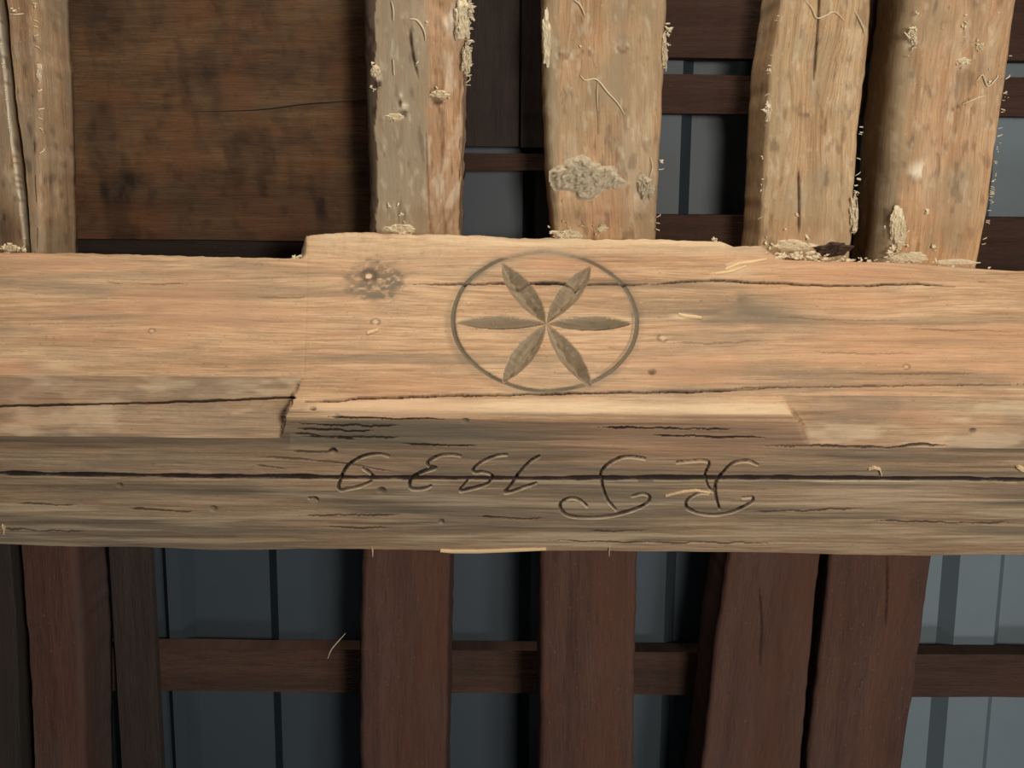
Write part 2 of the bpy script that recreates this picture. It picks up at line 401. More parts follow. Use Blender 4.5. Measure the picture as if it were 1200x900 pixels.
# weathered inscribed side
greyb = sstep(.40, .60, fbm(GX * 2.2, S * 22, 61))
dirt += np.where(side & (SID[:, None] >= 3), .35 + .45 * greyb, 0)
dirt += np.where(side, .7 * blob(PX, PY, 470, 506, 190, 26) + .7 * blob(PX, PY, 850, 512, 150, 28) + .4 * blob(PX, PY, 650, 505, 200, 20), 0)
drk += np.where(side & (SID[:, None] >= 3), .18 * blob(PX, PY, 640, 500, 330, 20), 0)
red += np.where(side, .5 * (1 - sstep(546, 556, PY)) * sstep(.42, .6, fbm(GX * 2.5, S * 16, 63)), 0)
drk += np.where(side, .30 * sstep(.57, .74, fbm(GX * 5, S * 110, 67)), 0)
pale += np.where(side & (PY > 562), .30 * sstep(.55, .7, fbm(GX * 5, S * 90, 69)), 0)
drk += np.where(side, .30 * sstep(500, 512, PY) * (1 - sstep(515, 530, PY)) * (PX < 340), 0)

# cracks, as V-shaped splits along photo lines
def crack(pts, w0, depth, dark=.8, wob=.8, taper=True, seed=0, sm=True):
    global dep, drk
    L = smooth_line(pts) if sm else np.array(pts, float)
    yy = PY + wob * 2 * (vnoise(PX * .06, PX * 0, seed + 3) - .5) + wob * (vnoise(PX * .3, PX * 0, seed + 5) - .5)
    D, T = line_dist(PX, yy, L, w0 * 3 + 3)
    wv = w0 * (.65 + .7 * vnoise(PX * .05, PX * 0, seed + 9))
    if taper: wv = wv * np.clip(np.minimum(T, 1 - T) * 8, .15, 1)
    k = np.clip(1.15 - D / wv, 0, 1)
    dep += min(depth, (.0035 if w0 > 1.4 else .0014) if pts[0][1] > 480 else .007) * np.minimum(k * 1.8, 1); drk += min(1, dark * 1.15) * np.minimum(k * 4, 1)
crack([(-300, 553), (0, 555.5), (170, 557.5), (330, 559), (500, 560), (640, 560.5), (820, 560), (1010, 561), (1200, 562.5), (1500, 565)], 2.5, .007, .95, .35, False, 1)
lipD, _ = line_dist(PX, PY, np.array([(-300, 556.5), (0, 559), (170, 561), (330, 562.3), (500, 563.2), (640, 563.6), (820, 563.2), (1010, 564), (1200, 565.4), (1500, 568)]), 6)
pale += .3 * (lipD < .8) * (vnoise(PX * .02, PX * 0, 6) > .25)  # paints in the light caught on the main crack's upper lip
crack([(-250, 480), (0, 476), (150, 473), (250, 469.5), (345, 466)], 1.1, .006, .7, .6, False, 2)
crack([(351, 471), (387, 470), (419, 467), (473, 465), (560, 463), (640, 461), (700, 460), (840, 458), (914, 454)], 1.3, .007, .75, .7, True, 3)
crack([(860, 455), (914, 453.5), (1017, 452), (1200, 450)], .9, .004, .45, .7, True, 4)
crack([(484, 333), (560, 332.5), (630, 332), (690, 333), (767, 333)], 1.2, .005, .6, .7, True, 5)
crack([(765, 333), (797, 330), (848, 329), (907, 332), (995, 334.5), (1072, 333), (1119, 336)], 1.3, .006, .75, .7, True, 6)
crack([(620, 332), (650, 331.5), (668, 332)], 1.8, .006, .8, .4, True, 7)
crack([(888, 524), (947, 522.5), (1000, 524), (1044, 525), (1077, 521), (1110, 523)], 1.5, .006, .75, 1.2, True, 8)
crack([(300, 536), (354, 539), (404, 544), (467, 554)], 1.0, .004, .6, .5, True, 9)
crack([(340, 529), (375, 530), (398, 530)], 1.3, .005, .7, .6, True, 10)
crack([(300, 546), (335, 551)], 1.0, .004, .6, .5, True, 11)
for k, (a, y0, b, y1) in enumerate(((342, 497, 470, 499), (346, 503, 440, 505), (352, 512, 470, 512), (384, 488, 520, 491), (340, 507, 420, 516), (470, 520, 560, 522), (700, 500, 860, 503), (760, 510, 900, 513))):
    crack([(a, y0), ((a + b) / 2, (y0 + y1) / 2 + .8), (b, y1)], 1.1, .003, .85, 1.0, True, 20 + k)
for k, (a, y0, b, y1) in enumerate(((350, 604, 470, 603), (380, 618, 460, 617), (690, 622, 760, 621), (0, 620, 100, 622), (880, 600, 1010, 596), (20, 590, 90, 592), (150, 596, 230, 599), (1020, 610, 1190, 613), (560, 606, 640, 607), (640, 634, 900, 636))):
    crack([(a, y0), ((a + b) / 2, (y0 + y1) / 2 + .8), (b, y1)], 1.0, .0025, .7, 1.0, True, 40 + k)
for k, (a, y0, b, y1) in enumerate(((910, 372, 1060, 375), (950, 412, 1080, 414), (1060, 385, 1190, 388), (300, 347, 360, 347), (120, 330, 220, 333), (1000, 437, 1150, 436), (790, 402, 900, 398))):
    crack([(a, y0), ((a + b) / 2, (y0 + y1) / 2 + 1.2), (b, y1)], .7, .0015, .3, 1.0, True, 60 + k)
crack([(361, 276), (360, 330), (358, 400), (356, 442)], .6, .0006, .05, .2, False, 75, False)
for cx, cy, r in ((447, 575, 3.6), (368, 585, 3.6), (764, 435, 3.5), (394, 488, 3.2), (390, 529, 3.5), (545, 493, 3), (517, 611, 2.4), (140, 569, 2.4), (250, 596, 3), (1140, 505, 3), (366, 479, 3)):
    k = np.clip(1.2 - np.hypot((PX - cx) * .7, PY - cy) / r, 0, 1); dep += .005 * k; drk += .7 * k
nailhole = 1

# ---- the carving
RC = under_Y(638.5, 377); RL = under_Y(529, 377); RR = under_Y(748, 377)
RAD = (RR[0] - RL[0]) / 2; RX = (RR[0] + RL[0]) / 2
RYc = (under_Y(638, 293.5)[1] + under_Y(638, 458.5)[1]) / 2
qx = GX - RX; qy = -(GY - RYc) * -1.0            # qy: image up is -Y
rr_ = np.hypot(qx, qy) * (1 + .012 * (vnoise(np.arctan2(qy, qx) * 3, qx * 0, 77) - .5))
part = np.zeros(GX.shape, int)                    # 0 body, 1 ring, 2..7 petals, 8.. characters
on_u = under & ((SID[:, None] >= 2) | ((SID[:, None] == 1) & (nb[..., 2] < -.85)))
rw = .0036
rk = np.clip(1 - np.abs(rr_ - RAD * .985) / rw, 0, 1) * (.5 + .7 * vnoise(np.arctan2(qy, qx) * 5 + 9, qx * 0, 78)) * on_u
rk2 = np.clip(1 - np.abs(rr_ - RAD * .94) / .0018, 0, 1) * sstep(.45, .7, vnoise(np.arctan2(qy, qx) * 2.2, qx * 0, 79)) * on_u
dep += .0034 * np.minimum(rk * 1.5, 1) + .0012 * rk2; dirt += .8 * np.minimum(rk * 2, 1) + .6 * rk2; drk += .30 * rk * sstep(.3, .7, vnoise(np.arctan2(qy, qx) * 4, qx * 0, 76))
part[(np.abs(rr_ - RAD * .985) < rw * .9) & on_u] = 1
tips = [(588, 308), (692, 311), (741, 379), (693, 453), (589, 448), (534, 378)]
wid = [.0165, .0155, .0125, .0140, .0145, .0115]
cen = under_Y(640, 379)
for k, (tp, wd) in enumerate(zip(tips, wid)):
    e = under_Y(*tp)[:2] - cen[:2]; Lp = np.hypot(*e); e = e / Lp
    ax = (GX - cen[0]) * e[0] + (GY - cen[1]) * e[1]; ay = -(GX - cen[0]) * e[1] + (GY - cen[1]) * e[0]
    t = ax / Lp
    tt = np.clip(t, 0, 1)
    half = wd * np.sin(np.pi * np.clip(tt, 0, 1) ** 1.08) ** .78
    half = half * (1 + .10 * (vnoise(ax * 160, ax * 0 + k, 80 + k) - .5))
    ins = (t > .015) & (t < 1) & (np.abs(ay) < half) & on_u
    v = np.where(ins, 1 - np.abs(ay) / np.maximum(half, 1e-6), 0)
    gouge = 1 + .35 * (vnoise(ax * 130 + ay * 60, ay * 260, 90 + k) - .5)
    dep = np.where(ins, (.0165 * v * np.minimum(half / .012, 1) + .0006) * gouge + .3 * np.minimum(dep, .004), dep); drk = np.where(ins, drk * .5, drk)
    part[ins] = 2 + k
    dirt = np.where(ins, .55 * sstep(.35, .65, vnoise(ax * 90, ay * 200, 70 + k)), dirt); pale = np.where(ins, .15, pale)

def cA(*p): return [(350 + x / 4, 510 + y / 4) for x, y in p]
def cB(*p): return [(630 + x / 4, 510 + y / 4) for x, y in p]
CH = [
    ('carved_numeral', 'incised numeral nine with a full stop, at the end of the date', [
        (cA((420, 95), (380, 87), (330, 91), (290, 104), (250, 128), (222, 155), (205, 182), (197, 205), (186, 238), (196, 253), (230, 248), (290, 235), (340, 214)), 1.9),
        (cA((300, 156), (325, 168), (340, 182), (356, 195)), 1.7), (cA((48, 290), (66, 296), (84, 302)), 2.0)]),
    ('carved_numeral', 'incised numeral three of the date', [
        (cA((757, 93), (720, 88), (670, 90), (632, 104), (605, 125), (610, 142), (640, 150), (592, 165), (552, 184), (528, 203), (518, 232), (526, 248), (560, 251), (595, 246), (620, 235)), 2.0)]),
    ('carved_numeral', 'incised first numeral nine of the date', [
        (cA((975, 88), (930, 92), (880, 110), (845, 130), (818, 158), (826, 170), (860, 168), (895, 178), (908, 195), (890, 221), (850, 238), (800, 250), (755, 259), (775, 230), (798, 203)), 1.7)]),
    ('carved_numeral', 'incised numeral one at the start of the date', [
        (cA((1127, 97), (1092, 115), (1060, 145), (1030, 180), (1008, 212), (985, 245), (965, 266), (1010, 258), (1060, 240), (1112, 222)), 1.8)]),
    ('carved_letter', 'incised looped initial beside the date', [
        (cB((502, 110), (450, 102), (400, 103), (360, 118), (320, 145), (295, 180), (300, 215), (308, 255), (325, 300), (345, 325), (365, 345)), 1.8),
        (cB((230, 330), (200, 305), (165, 293), (130, 300), (105, 325), (115, 355), (150, 375), (210, 382), (280, 380), (350, 372), (420, 355), (480, 335), (520, 310), (522, 285), (490, 272), (440, 285)), 1.8)]),
    ('carved_letter', 'incised looped first initial of the inscription', [
        (cB((650, 128), (720, 122), (770, 119), (802, 128), (800, 150), (785, 185), (790, 215), (802, 245), (822, 262)), 1.5),
        (cB((1030, 138), (990, 122), (950, 122), (910, 135), (875, 170), (845, 205), (832, 235), (835, 285), (850, 340)), 2.0),
        (cB((800, 268), (760, 268), (730, 280), (700, 305), (695, 330), (710, 345), (760, 365), (830, 372), (900, 360), (960, 335), (1005, 310), (1005, 288), (960, 290)), 1.7)])]
on_s = (SID[:, None] >= 3) & ~on_u
for k, (nm, lb, strokes) in enumerate(CH):
    for j, (pts, w0) in enumerate(strokes):
        L = smooth_line(pts, 6)
        Dq, T = line_dist(PX, PY, L, 8)
        w1 = w0 * .85 * (.55 + .75 * np.sin(np.pi * np.clip(T * .9 + .05, 0, 1)) ** .5 * (.6 + .6 * vnoise(T * 9, T * 0 + k + j * 3, 95)))
        kq = np.clip(1 - Dq / w1, 0, 1) * on_s
        dep += .0036 * np.minimum(kq * 1.8, 1); drk += (.72 + .28 * vnoise(T * 14, T * 0 + k, 96)) * np.minimum(kq * 4, 1)
        part[(Dq < w1 * .9) & on_s] = 8 + k
        # raised lip on the upper side of each cut, its caught light painted pale
        D2, _ = line_dist(PX, PY - 2.4, L, 8)
        lip = np.clip(1.3 - D2 / 1.2, 0, 1) * on_s * (Dq > w1); pale += .55 * lip; dep -= .0008 * lip

# torn splintery notch beside the right-hand stop, ragged upper edge
north = (SID[:, None] <= 1)
dep += np.where(north, .004 * (fbm(GX * 60, S * 40, 97) - .3), 0)
P2 = P - nb * dep[..., None]
Q = P2
nv = grid_normals(Q); nv = -nv if FLIP else nv
idx = np.arange(nR * nX).reshape(nR, nX)
quads = np.stack([idx[:-1, :-1], idx[:-1, 1:], idx[1:, 1:], idx[1:, :-1]], -1).reshape(-1, 4)
# orientation
v0 = Q.reshape(-1, 3)
a_ = v0[quads[len(quads) // 2]]; fn_ = np.cross(a_[1] - a_[0], a_[2] - a_[0])
if fn_ @ nb.reshape(-1, 3)[quads[len(quads) // 2][0]] < 0: quads = quads[:, ::-1]
gco = np.stack([GX, Sw, .02 * (SID[:, None] + 0 * GX)], -1).reshape(-1, 3)
gco[:, 1] += (.006 * (fbm(GX * 2.2, S * 5, 99) - .5)).ravel()
msk = np.clip(np.stack([dirt, pale, red, drk], -1), 0, 1).reshape(-1, 4)
pf = part.reshape(-1)[quads]
pid = np.where((pf == pf[:, :1]).all(1), pf[:, 0], 0)

beam = empty('carved_purlin', (0, YN / 2, 0))
tag(beam, 'hewn timber beam with carved six-petal rosette and upside-down dated inscription, crossing under the rafters', 'beam')
nvf = nv.reshape(-1, 3)
def beam_piece(name, k, mat, parent, label=None):
    V, q, (g, m_, n_) = submesh(v0, quads, pid == k, gco, msk, nvf)
    o = mesh_obj(name, V, q, mat, parent, {'gco': g, 'msk': m_}, n_)
    if label: o['label'] = label
    return o
# body with its hidden back
V, q, (g, m_, n_) = submesh(v0, quads, pid == 0, gco, msk, nvf)
beam_piece('timber_body', 0, M_BEAM, beam)
ytop = YN + (HH - SEAT_Z) / math.tan(SLOPE)
bx = np.linspace(-1.5, 1.5, 61)
bh = np.interp(bx, H_x, H_z) - .003
bk = []
for x_, h_ in zip(bx, bh):
    bk += [(x_, YN + .003, SEAT_Z - .003), (x_, YN + (h_ - SEAT_Z) / math.tan(SLOPE), h_ - .004), (x_, -.004, h_)]
fb_ = []
for i in range(60):
    for j in range(2): fb_.append((3*i + j, 3*i + j + 1, 3*i + j + 4, 3*i + j + 3))
bk = np.array(bk)
mesh_obj('seat_face', bk, np.array(fb_), M_BEAM, beam, {'gco': np.stack([bk[:, 0], bk[:, 2], bk[:, 1]], -1), 'msk': np.zeros((len(bk), 4))}, smooth=False)['label'] = 'sloping seat cut for the rafters'
for sx_, nm in ((-1.5, 0), (1.5, 1)):
    h_ = float(np.interp(sx_, H_x, H_z)); j = 0 if nm == 0 else -1
    ring = np.concatenate([Q[:, j][::6], [[sx_, 0, h_], [sx_, YN + (h_ - SEAT_Z) / math.tan(SLOPE), h_], [sx_, YN, SEAT_Z]]])
    mesh_obj('end_grain', ring, [list(range(len(ring)))], M_BEAM, beam, {'gco': ring * np.array([1, 1, 1.0]), 'msk': np.zeros((len(ring), 4))}, smooth=False)
ringo = beam_piece('rosette_ring', 1, M_CARVE, beam, 'incised circle around the six-petal rosette')
for k in range(6):
    V, q, (g, m_, n_) = submesh(v0, quads, pid == 2 + k, gco, msk, nvf)
    me_o = mesh_obj('petal', V, q, M_CARVE, ringo, {'gco': g, 'msk': m_ * np.array([.8, 1, 1, 1])}, n_)
for k, (nm, lb, st) in enumerate(CH): beam_piece(nm, 8 + k, M_BEAM, beam, lb)

# ------------------------------------------------------------------ lumps, strands, splinters
rng = random.Random(5)
ICO = None
def ico():
    global ICO
    if ICO is None:
        import bmesh
        b = bmesh.new(); bmesh.ops.create_icosphere(b, subdivisions=2, radius=1)
        b.verts.index_update(); ICO = (np.array([v.co[:] for v in b.verts]), np.array([[v.index for v in f.verts] for f in b.faces])); b.free()
    return ICO
def lumps(items, seed=0):
    """items: (centre, (rx, ry, rz)); rough little clods and flakes joined in one mesh"""
    Vs, Fs, n = [], [], 0
    iv, jf = ico()
    for k, (c, r) in enumerate(items):
        ph = rng.random() * 9
        dsp = .25 + 1.5 * vnoise(iv[:, 0] * 2.6 + ph, iv[:, 1] * 2.6 + iv[:, 2] * 2.1, seed + k) ** 1.5
        m = np.array(Matrix.Rotation(rng.random() * 6.3, 3, Vector((rng.random() - .5, rng.random() - .5, rng.random() - .5)).normalized()))
        e = np.array([1.5, .9, .35 + .5 * rng.random()])
        Vs.append((iv * dsp[:, None] * e) @ m.T * np.array(r) + np.array(c)); Fs.append(jf + n); n += len(iv)
    return np.concatenate(Vs), np.concatenate(Fs)
def tube(pts, r, sides=5):
    p = np.asarray(pts, float); n = len(p); V, Fc = [], []
    for i in range(n):
        t = p[min(i + 1, n - 1)] - p[max(i - 1, 0)]; t /= np.linalg.norm(t) + 1e-12
        a = np.cross(t, [.3, .5, .8]); a /= np.linalg.norm(a); b = np.cross(t, a)
        rr = r * (.35 + .65 * math.sin(math.pi * (i + .5) / n))
        for k in range(sides):
            an = 2 * math.pi * k / sides; V.append(p[i] + rr * (a * math.cos(an) + b * math.sin(an)))
    for i in range(n - 1):
        for k in range(sides):
            k2 = (k + 1) % sides; Fc.append((i*sides + k, i*sides + k2, (i+1)*sides + k2, (i+1)*sides + k))
    return np.array(V), np.array(Fc)
def on_rafter(px, py, lift=0.0): return ray_plane(px, py, R_P + R_N * lift, R_N)

# ------------------------------------------------------------------ rafters
def rafter_edge(pts):
    q = []
    for px, py in pts:
        p = on_rafter(px, py); q.append(((p - R_P) @ R_U, p[0]))
    q = np.array(sorted(q))
    def f(u):
        y = np.interp(u, q[:, 0], q[:, 1])
        s0 = (q[2, 1] - q[0, 1]) / (q[2, 0] - q[0, 0]); s1 = (q[-1, 1] - q[-3, 1]) / (q[-1, 0] - q[-3, 0])
        y = np.where(u < q[0, 0], q[0, 1] + s0 * (u - q[0, 0]), y)
        return np.where(u > q[-1, 0], q[-1, 1] + s1 * (u - q[-1, 0]), y)
    return f

def build_timber(name, left, right, u0, u1, depth, wl, wr, mat, parent, seed, marks=None, off=0.0, nu=None, nw=84, rough=1.0):
    fl, fr = rafter_edge(left), rafter_edge(right)
    nu = nu or int((u1 - u0) / .0045)
    u = np.linspace(u0, u1, nu)[None, :]
    xl = fl(u) + rough * (.0045 * (fbm(u * 9, 0 * u, seed) - .5) + .002 * (vnoise(u * 60, 0 * u, seed + 1) - .5))
    xr = fr(u) + rough * (.0045 * (fbm(u * 9, 0 * u + 4, seed + 2) - .5) + .002 * (vnoise(u * 60, 0 * u, seed + 3) - .5))
    wlv = wl[0] * (.7 + .6 * fbm(u * 5, 0 * u, seed + 5)); wrv = wr[0] * (.7 + .6 * fbm(u * 5, 0 * u, seed + 6))
    rows = []
    for t in np.linspace(0, 1, 8, endpoint=False): rows.append((xl + 0 * u, depth + (wl[1] - depth) * t + 0 * u))
    for t in np.linspace(0, 1, 8, endpoint=False):
        a = t * math.pi / 2; rows.append((xl + wlv * (1 - math.cos(a)), wl[1] * (1 - math.sin(a)) + 0 * u))
    for t in np.linspace(0, 1, nw): rows.append((xl + wlv + (xr - wrv - xl - wlv) * t, 0 * u))
    for t in np.linspace(0, 1, 9)[1:]:
        a = t * math.pi / 2; rows.append((xr - wrv * (1 - math.sin(a)), wr[1] * (1 - math.cos(a)) + 0 * u))
    for t in np.linspace(0, 1, 9)[1:]: rows.append((xr + 0 * u, wr[1] + (depth - wr[1]) * t + 0 * u))
    x_ = np.array([r[0][0] for r in rows]); d_ = np.array([np.broadcast_to(r[1], u.shape)[0] for r in rows])
    uu = np.broadcast_to(u, x_.shape)
    s_ = np.concatenate([np.zeros((1, x_.shape[1])), np.cumsum(np.hypot(np.diff(x_, axis=0), np.diff(d_, axis=0)), axis=0)], 0)
    Pm = R_P + x_[..., None] * np.array([1.0, 0, 0]) + uu[..., None] * R_U - (d_ + off + .0012)[..., None] * R_N
    px, py = project(Pm.reshape(-1, 3)); px = px.reshape(x_.shape); py = py.reshape(x_.shape)
    dep = .0030 * fbm(uu * 7, s_ * 12, seed + 7) + .0012 * fbm(uu * 20, s_ * 120, seed + 8)
    mk = {k: np.zeros(x_.shape) for k in ('dirt', 'pale', 'red', 'dark')}
    sw = s_.copy()
    if marks: dep, sw = marks(px, py, uu, s_, dep, sw, mk)
    du = np.gradient(Pm, axis=1); dv = np.gradient(Pm, axis=0); nn = np.cross(dv, du)
    nn /= np.linalg.norm(nn, axis=-1, keepdims=True) + 1e-12
    if (nn[len(nn) // 2].mean(0) @ R_N) < 0: nn = -nn
    Pm = Pm - nn * dep[..., None]
    # close the top
    nr, nc = x_.shape
    idx = np.arange(nr * nc).reshape(nr, nc)
    qd = np.stack([idx[:-1, :-1], idx[:-1, 1:], idx[1:, 1:], idx[1:, :-1]], -1).reshape(-1, 4)
    top = np.stack([idx[-1, :-1], idx[-1, 1:], idx[0, 1:], idx[0, :-1]], -1)
    qd = np.concatenate([qd, top])
    VV = Pm.reshape(-1, 3)
    a_ = VV[qd[(nr // 2) * (nc - 1)]]
    if np.cross(a_[1] - a_[0], a_[2] - a_[0]) @ R_N < 0: qd = qd[:, ::-1]
    g = np.stack([uu, sw, np.full(x_.shape, seed * .37)], -1).reshape(-1, 3)
    m_ = np.clip(np.stack([mk['dirt'], mk['pale'], mk['red'], mk['dark']], -1), 0, 1).reshape(-1, 4)
    body = mesh_obj(name, VV, qd, mat, parent, {'gco': g, 'msk': m_})
    for j in (0, nc - 1):
        ring = Pm[::4, j]
        mesh_obj('end_grain', ring, [list(range(len(ring)))], mat, parent, {'gco': ring.copy(), 'msk': np.zeros((len(ring), 4))}, smooth=False)
    return body

def crk(px, py, dep, mk, pts, w0, depth, dark):
    D, T = line_dist(px, py, smooth_line(pts), 10)
    k = np.clip(1.2 - D / (w0 * np.clip(np.minimum(T, 1 - T) * 6, .25, 1)), 0, 1)
    mk['dark'] += dark * np.minimum(1.5 * k, 1); return dep + depth * k
def rknot(px, py, sw, cx, cy, r, amp):
    dx = px - cx; dy = (py - cy) / 2.6; d = np.hypot(dx, dy) / r
    return sw + amp * np.exp(-d * d * .5) * np.sign(dx) * np.minimum(np.abs(dx) / r, 1)
def common(px, py, uu, s_, mk, seed):
    mk['dirt'] += .55 * sstep(.46, .68, fbm(uu * 6, s_ * 14, seed + 20)) + .35 * sstep(.5, .66, fbm(uu * 22, s_ * 30, seed + 26))
    mk['pale'] += .22 * sstep(.62, .78, fbm(uu * 60, s_ * 130, seed + 21)) + .12 * sstep(.58, .75, fbm(uu * 14, s_ * 40, seed + 24))
    mk['dark'] += .35 * sstep(.64, .78, fbm(uu * 40, s_ * 90, seed + 25))
def mred(cracks=(), grey=None):
    def f(px, py, uu, s_, dep, sw, mk):
        mk['dirt'] += .30 * sstep(.52, .7, fbm(uu * 5, s_ * 22, 171)); mk['red'] += .5 * sstep(.45, .65, fbm(uu * 4, s_ * 16, 173))
        for c_ in cracks: dep = crk(px, py, dep, mk, c_, 1.1, .005, .8)
        if grey: mk['dirt'] += .8 * grey(px, py)
        return dep, sw
    return f
def m0(px, py, uu, s_, dep, sw, mk):
    common(px, py, uu, s_, mk, 100); mk['dark'] += .6 * blob(px, py, 5, 275, 36, 62) + .22; mk['dirt'] += .3  # blob paints a soft shadow over staining at the timber's lower end
    mk['pale'] += .7 * (np.abs(px - np.interp(py, [0, 290], [-4, 30])) < 3) * (vnoise(py * .3, px * 0, 3) > .35) * (py < 300)
    return dep, sw
def m1(px, py, uu, s_, dep, sw, mk):
    common(px, py, uu, s_, mk, 110); mk['dark'] += .16 + .12 * (px < 42); mk['dirt'] += .5 * blob(px, py, 50, 285, 40, 60)
    dep = crk(px, py, dep, mk, [(60, 180), (64, 220), (68, 260)], 1.2, .004, .4); return dep, sw
def m2(px, py, uu, s_, dep, sw, mk):
    common(px, py, uu, s_, mk, 120)
    split = np.interp(py, [0, 100, 200, 290], [498, 503, 500, 500]) + 5 * (vnoise(py * .05, py * 0, 8) - .5)
    rgt = sstep(-4, 4, px - split) * (py < 400)
    mk['red'] += .42 * rgt; mk['dirt'] += .85 * (1 - rgt) * (py < 400)
    mk['pale'] += rgt * .45 * sstep(.54, .70, fbm(uu * 40 + s_ * 30, s_ * 60, 125))
    dep = dep + .0035 * rgt + .009 * rgt * np.abs(fbm(uu * 26 + s_ * 20, s_ * 70, 126) - .5) * 2
    mk['pale'] += .9 * blob(px, py, 535, 25, 22, 30); mk['dark'] += .85 * (px < 441 + 5 * (vnoise(py * .06, py * 0, 9) - .5))
    dep = crk(px, py, dep, mk, [(480, 30), (483, 60), (490, 92)], 1.6, .006, .7)
    dep = crk(px, py, dep, mk, [(499, 148), (501, 210), (503, 268)], 1.1, .004, .5)
    for cx, cy, rx, ry in ((512, 118, 11, 4), (472, 132, 8, 4), (442, 98, 6, 5), (468, 120, 3, 7)):
        k = blob(px, py, cx, cy, rx, ry); dep = dep + .010 * k; mk['dark'] += .9 * k
        k2 = blob(px, py, cx + 1, cy - 7, rx * 1.2, 4); mk['pale'] += k2; dep = dep - .004 * k2
    return dep, sw
def m3(px, py, uu, s_, dep, sw, mk):
    common(px, py, uu, s_, mk, 130); mk['red'] += .5 * blob(px, py, 720, 245, 60, 50)
    for cx, cy in ((661, 65), (687, 62), (730, 57)):
        sw = rknot(px, py, sw, cx, cy, 8, .012); d = np.hypot(px - cx, (py - cy) * 1.6) / 5.5
        nk = fbm(uu * 150, s_ * 150, 133); mk['dark'] += .45 * np.exp(-((d - 1) / .35) ** 2) * (nk > .4); mk['pale'] += .3 * np.exp(-((d - 1.6) / .4) ** 2) * sstep(.4, .6, nk); mk['red'] += .5 * (d < 1)
    dep = crk(px, py, dep, mk, [(701, 110), (701, 140), (701, 162)], 1.0, .003, .5)
    mk['dirt'] += .6 * (px < 655) * (py < 300)
    return dep, sw
def m4(px, py, uu, s_, dep, sw, mk):
    common(px, py, uu, s_, mk, 140)
    sw = rknot(px, py, sw, 946, 142, 20, .02); k = blob(px, py, 946, 134, 12, 7); mk['dark'] += .55 * k * (fbm(uu * 300, s_ * 300, 5) > .45); dep = dep - .003 * k
    dep = crk(px, py, dep, mk, [(961, -20), (960, 20), (957, 60), (954, 100)], 1.5, .006, .8)
    dep = crk(px, py, dep, mk, [(936, 195), (937, 235), (937, 278)], 1.6, .006, .85)
    mk['red'] += .5 * blob(px, py, 935, 280, 60, 30)
    return dep, sw
def m5(px, py, uu, s_, dep, sw, mk):
    common(px, py, uu, s_, mk, 150); ed = np.interp(py, [0, 130, 300], [1078, 1063, 1047])
    mk['dirt'] += .85 * (px < ed) * (py < 330); mk['dark'] += .3 * (px < ed) * (py < 330) * sstep(.5, .62, fbm(uu * 25, s_ * 40, 155)) * sstep(150, 240, py)
    mk['red'] += .55 * blob(px, py, 1095, 220, 60, 110) * sstep(.4, .6, fbm(uu * 10, s_ * 22, 156))
    mk['pale'] += .9 * blob(px, py, 1080, 200, 22, 16) * (fbm(uu * 40, s_ * 40, 157) > .45)
    dep = crk(px, py, dep, mk, [(1113, 130), (1128, 122), (1140, 115)], 1.2, .003, .45)
    sw = rknot(px, py, sw, 1148, 55, 12, .02); return dep, sw

UEND = .20
LO, HI = (-.95, UEND), (UEND + .006, 1.35)
ED = [([(-120, 0), (-116, 150), (-112, 292), (-100, 645), (-95, 760), (-90, 900)], [(-3, 0), (10, 130), (22, 220), (31, 292), (18, 645), (27, 750), (33, 900)]),
      ([(3, 0), (17, 130), (26, 200), (33, 292), (34, 330)], [(41, 0), (47, 100), (50, 200), (53, 293), (55, 340)]),
      ([(18, 600), (22, 645), (31, 750), (38, 900)], [(86, 600), (90, 645), (98, 760), (100, 900)]),
      ([(422, 0), (424, 100), (428, 200), (429, 275), (420, 645), (419, 760), (418, 900)], [(552, 0), (552, 50), (547, 120), (545, 200), (543, 275), (530, 645), (527, 760), (525, 900)]),
      ([(635, 0), (637, 100), (639, 200), (646, 275), (630, 645), (630, 760), (630, 900)], [(784, 0), (779, 100), (775, 200), (771, 278), (750, 645), (747, 760), (744, 900)]),
      ([(913, 0), (901, 80), (897, 140), (893, 220), (889, 280), (853, 645), (836, 760), (821, 900)], [(1025, 0), (1018, 80), (1009, 160), (1004, 220), (1000, 278), (965, 645), (953, 760), (940, 900)]),
      ([(1060, 0), (1052, 60), (1044, 130), (1036, 220), (1028, 290), (973, 645), (960, 760), (945, 900)], [(1195, 0), (1183, 80), (1170, 170), (1160, 250), (1149, 312), (1096, 645), (1080, 760), (1060, 900)]),
      ([(-110, 500), (-100, 645), (-95, 760), (-90, 900)], [(6, 500), (12, 645), (20, 750), (25, 900)])]
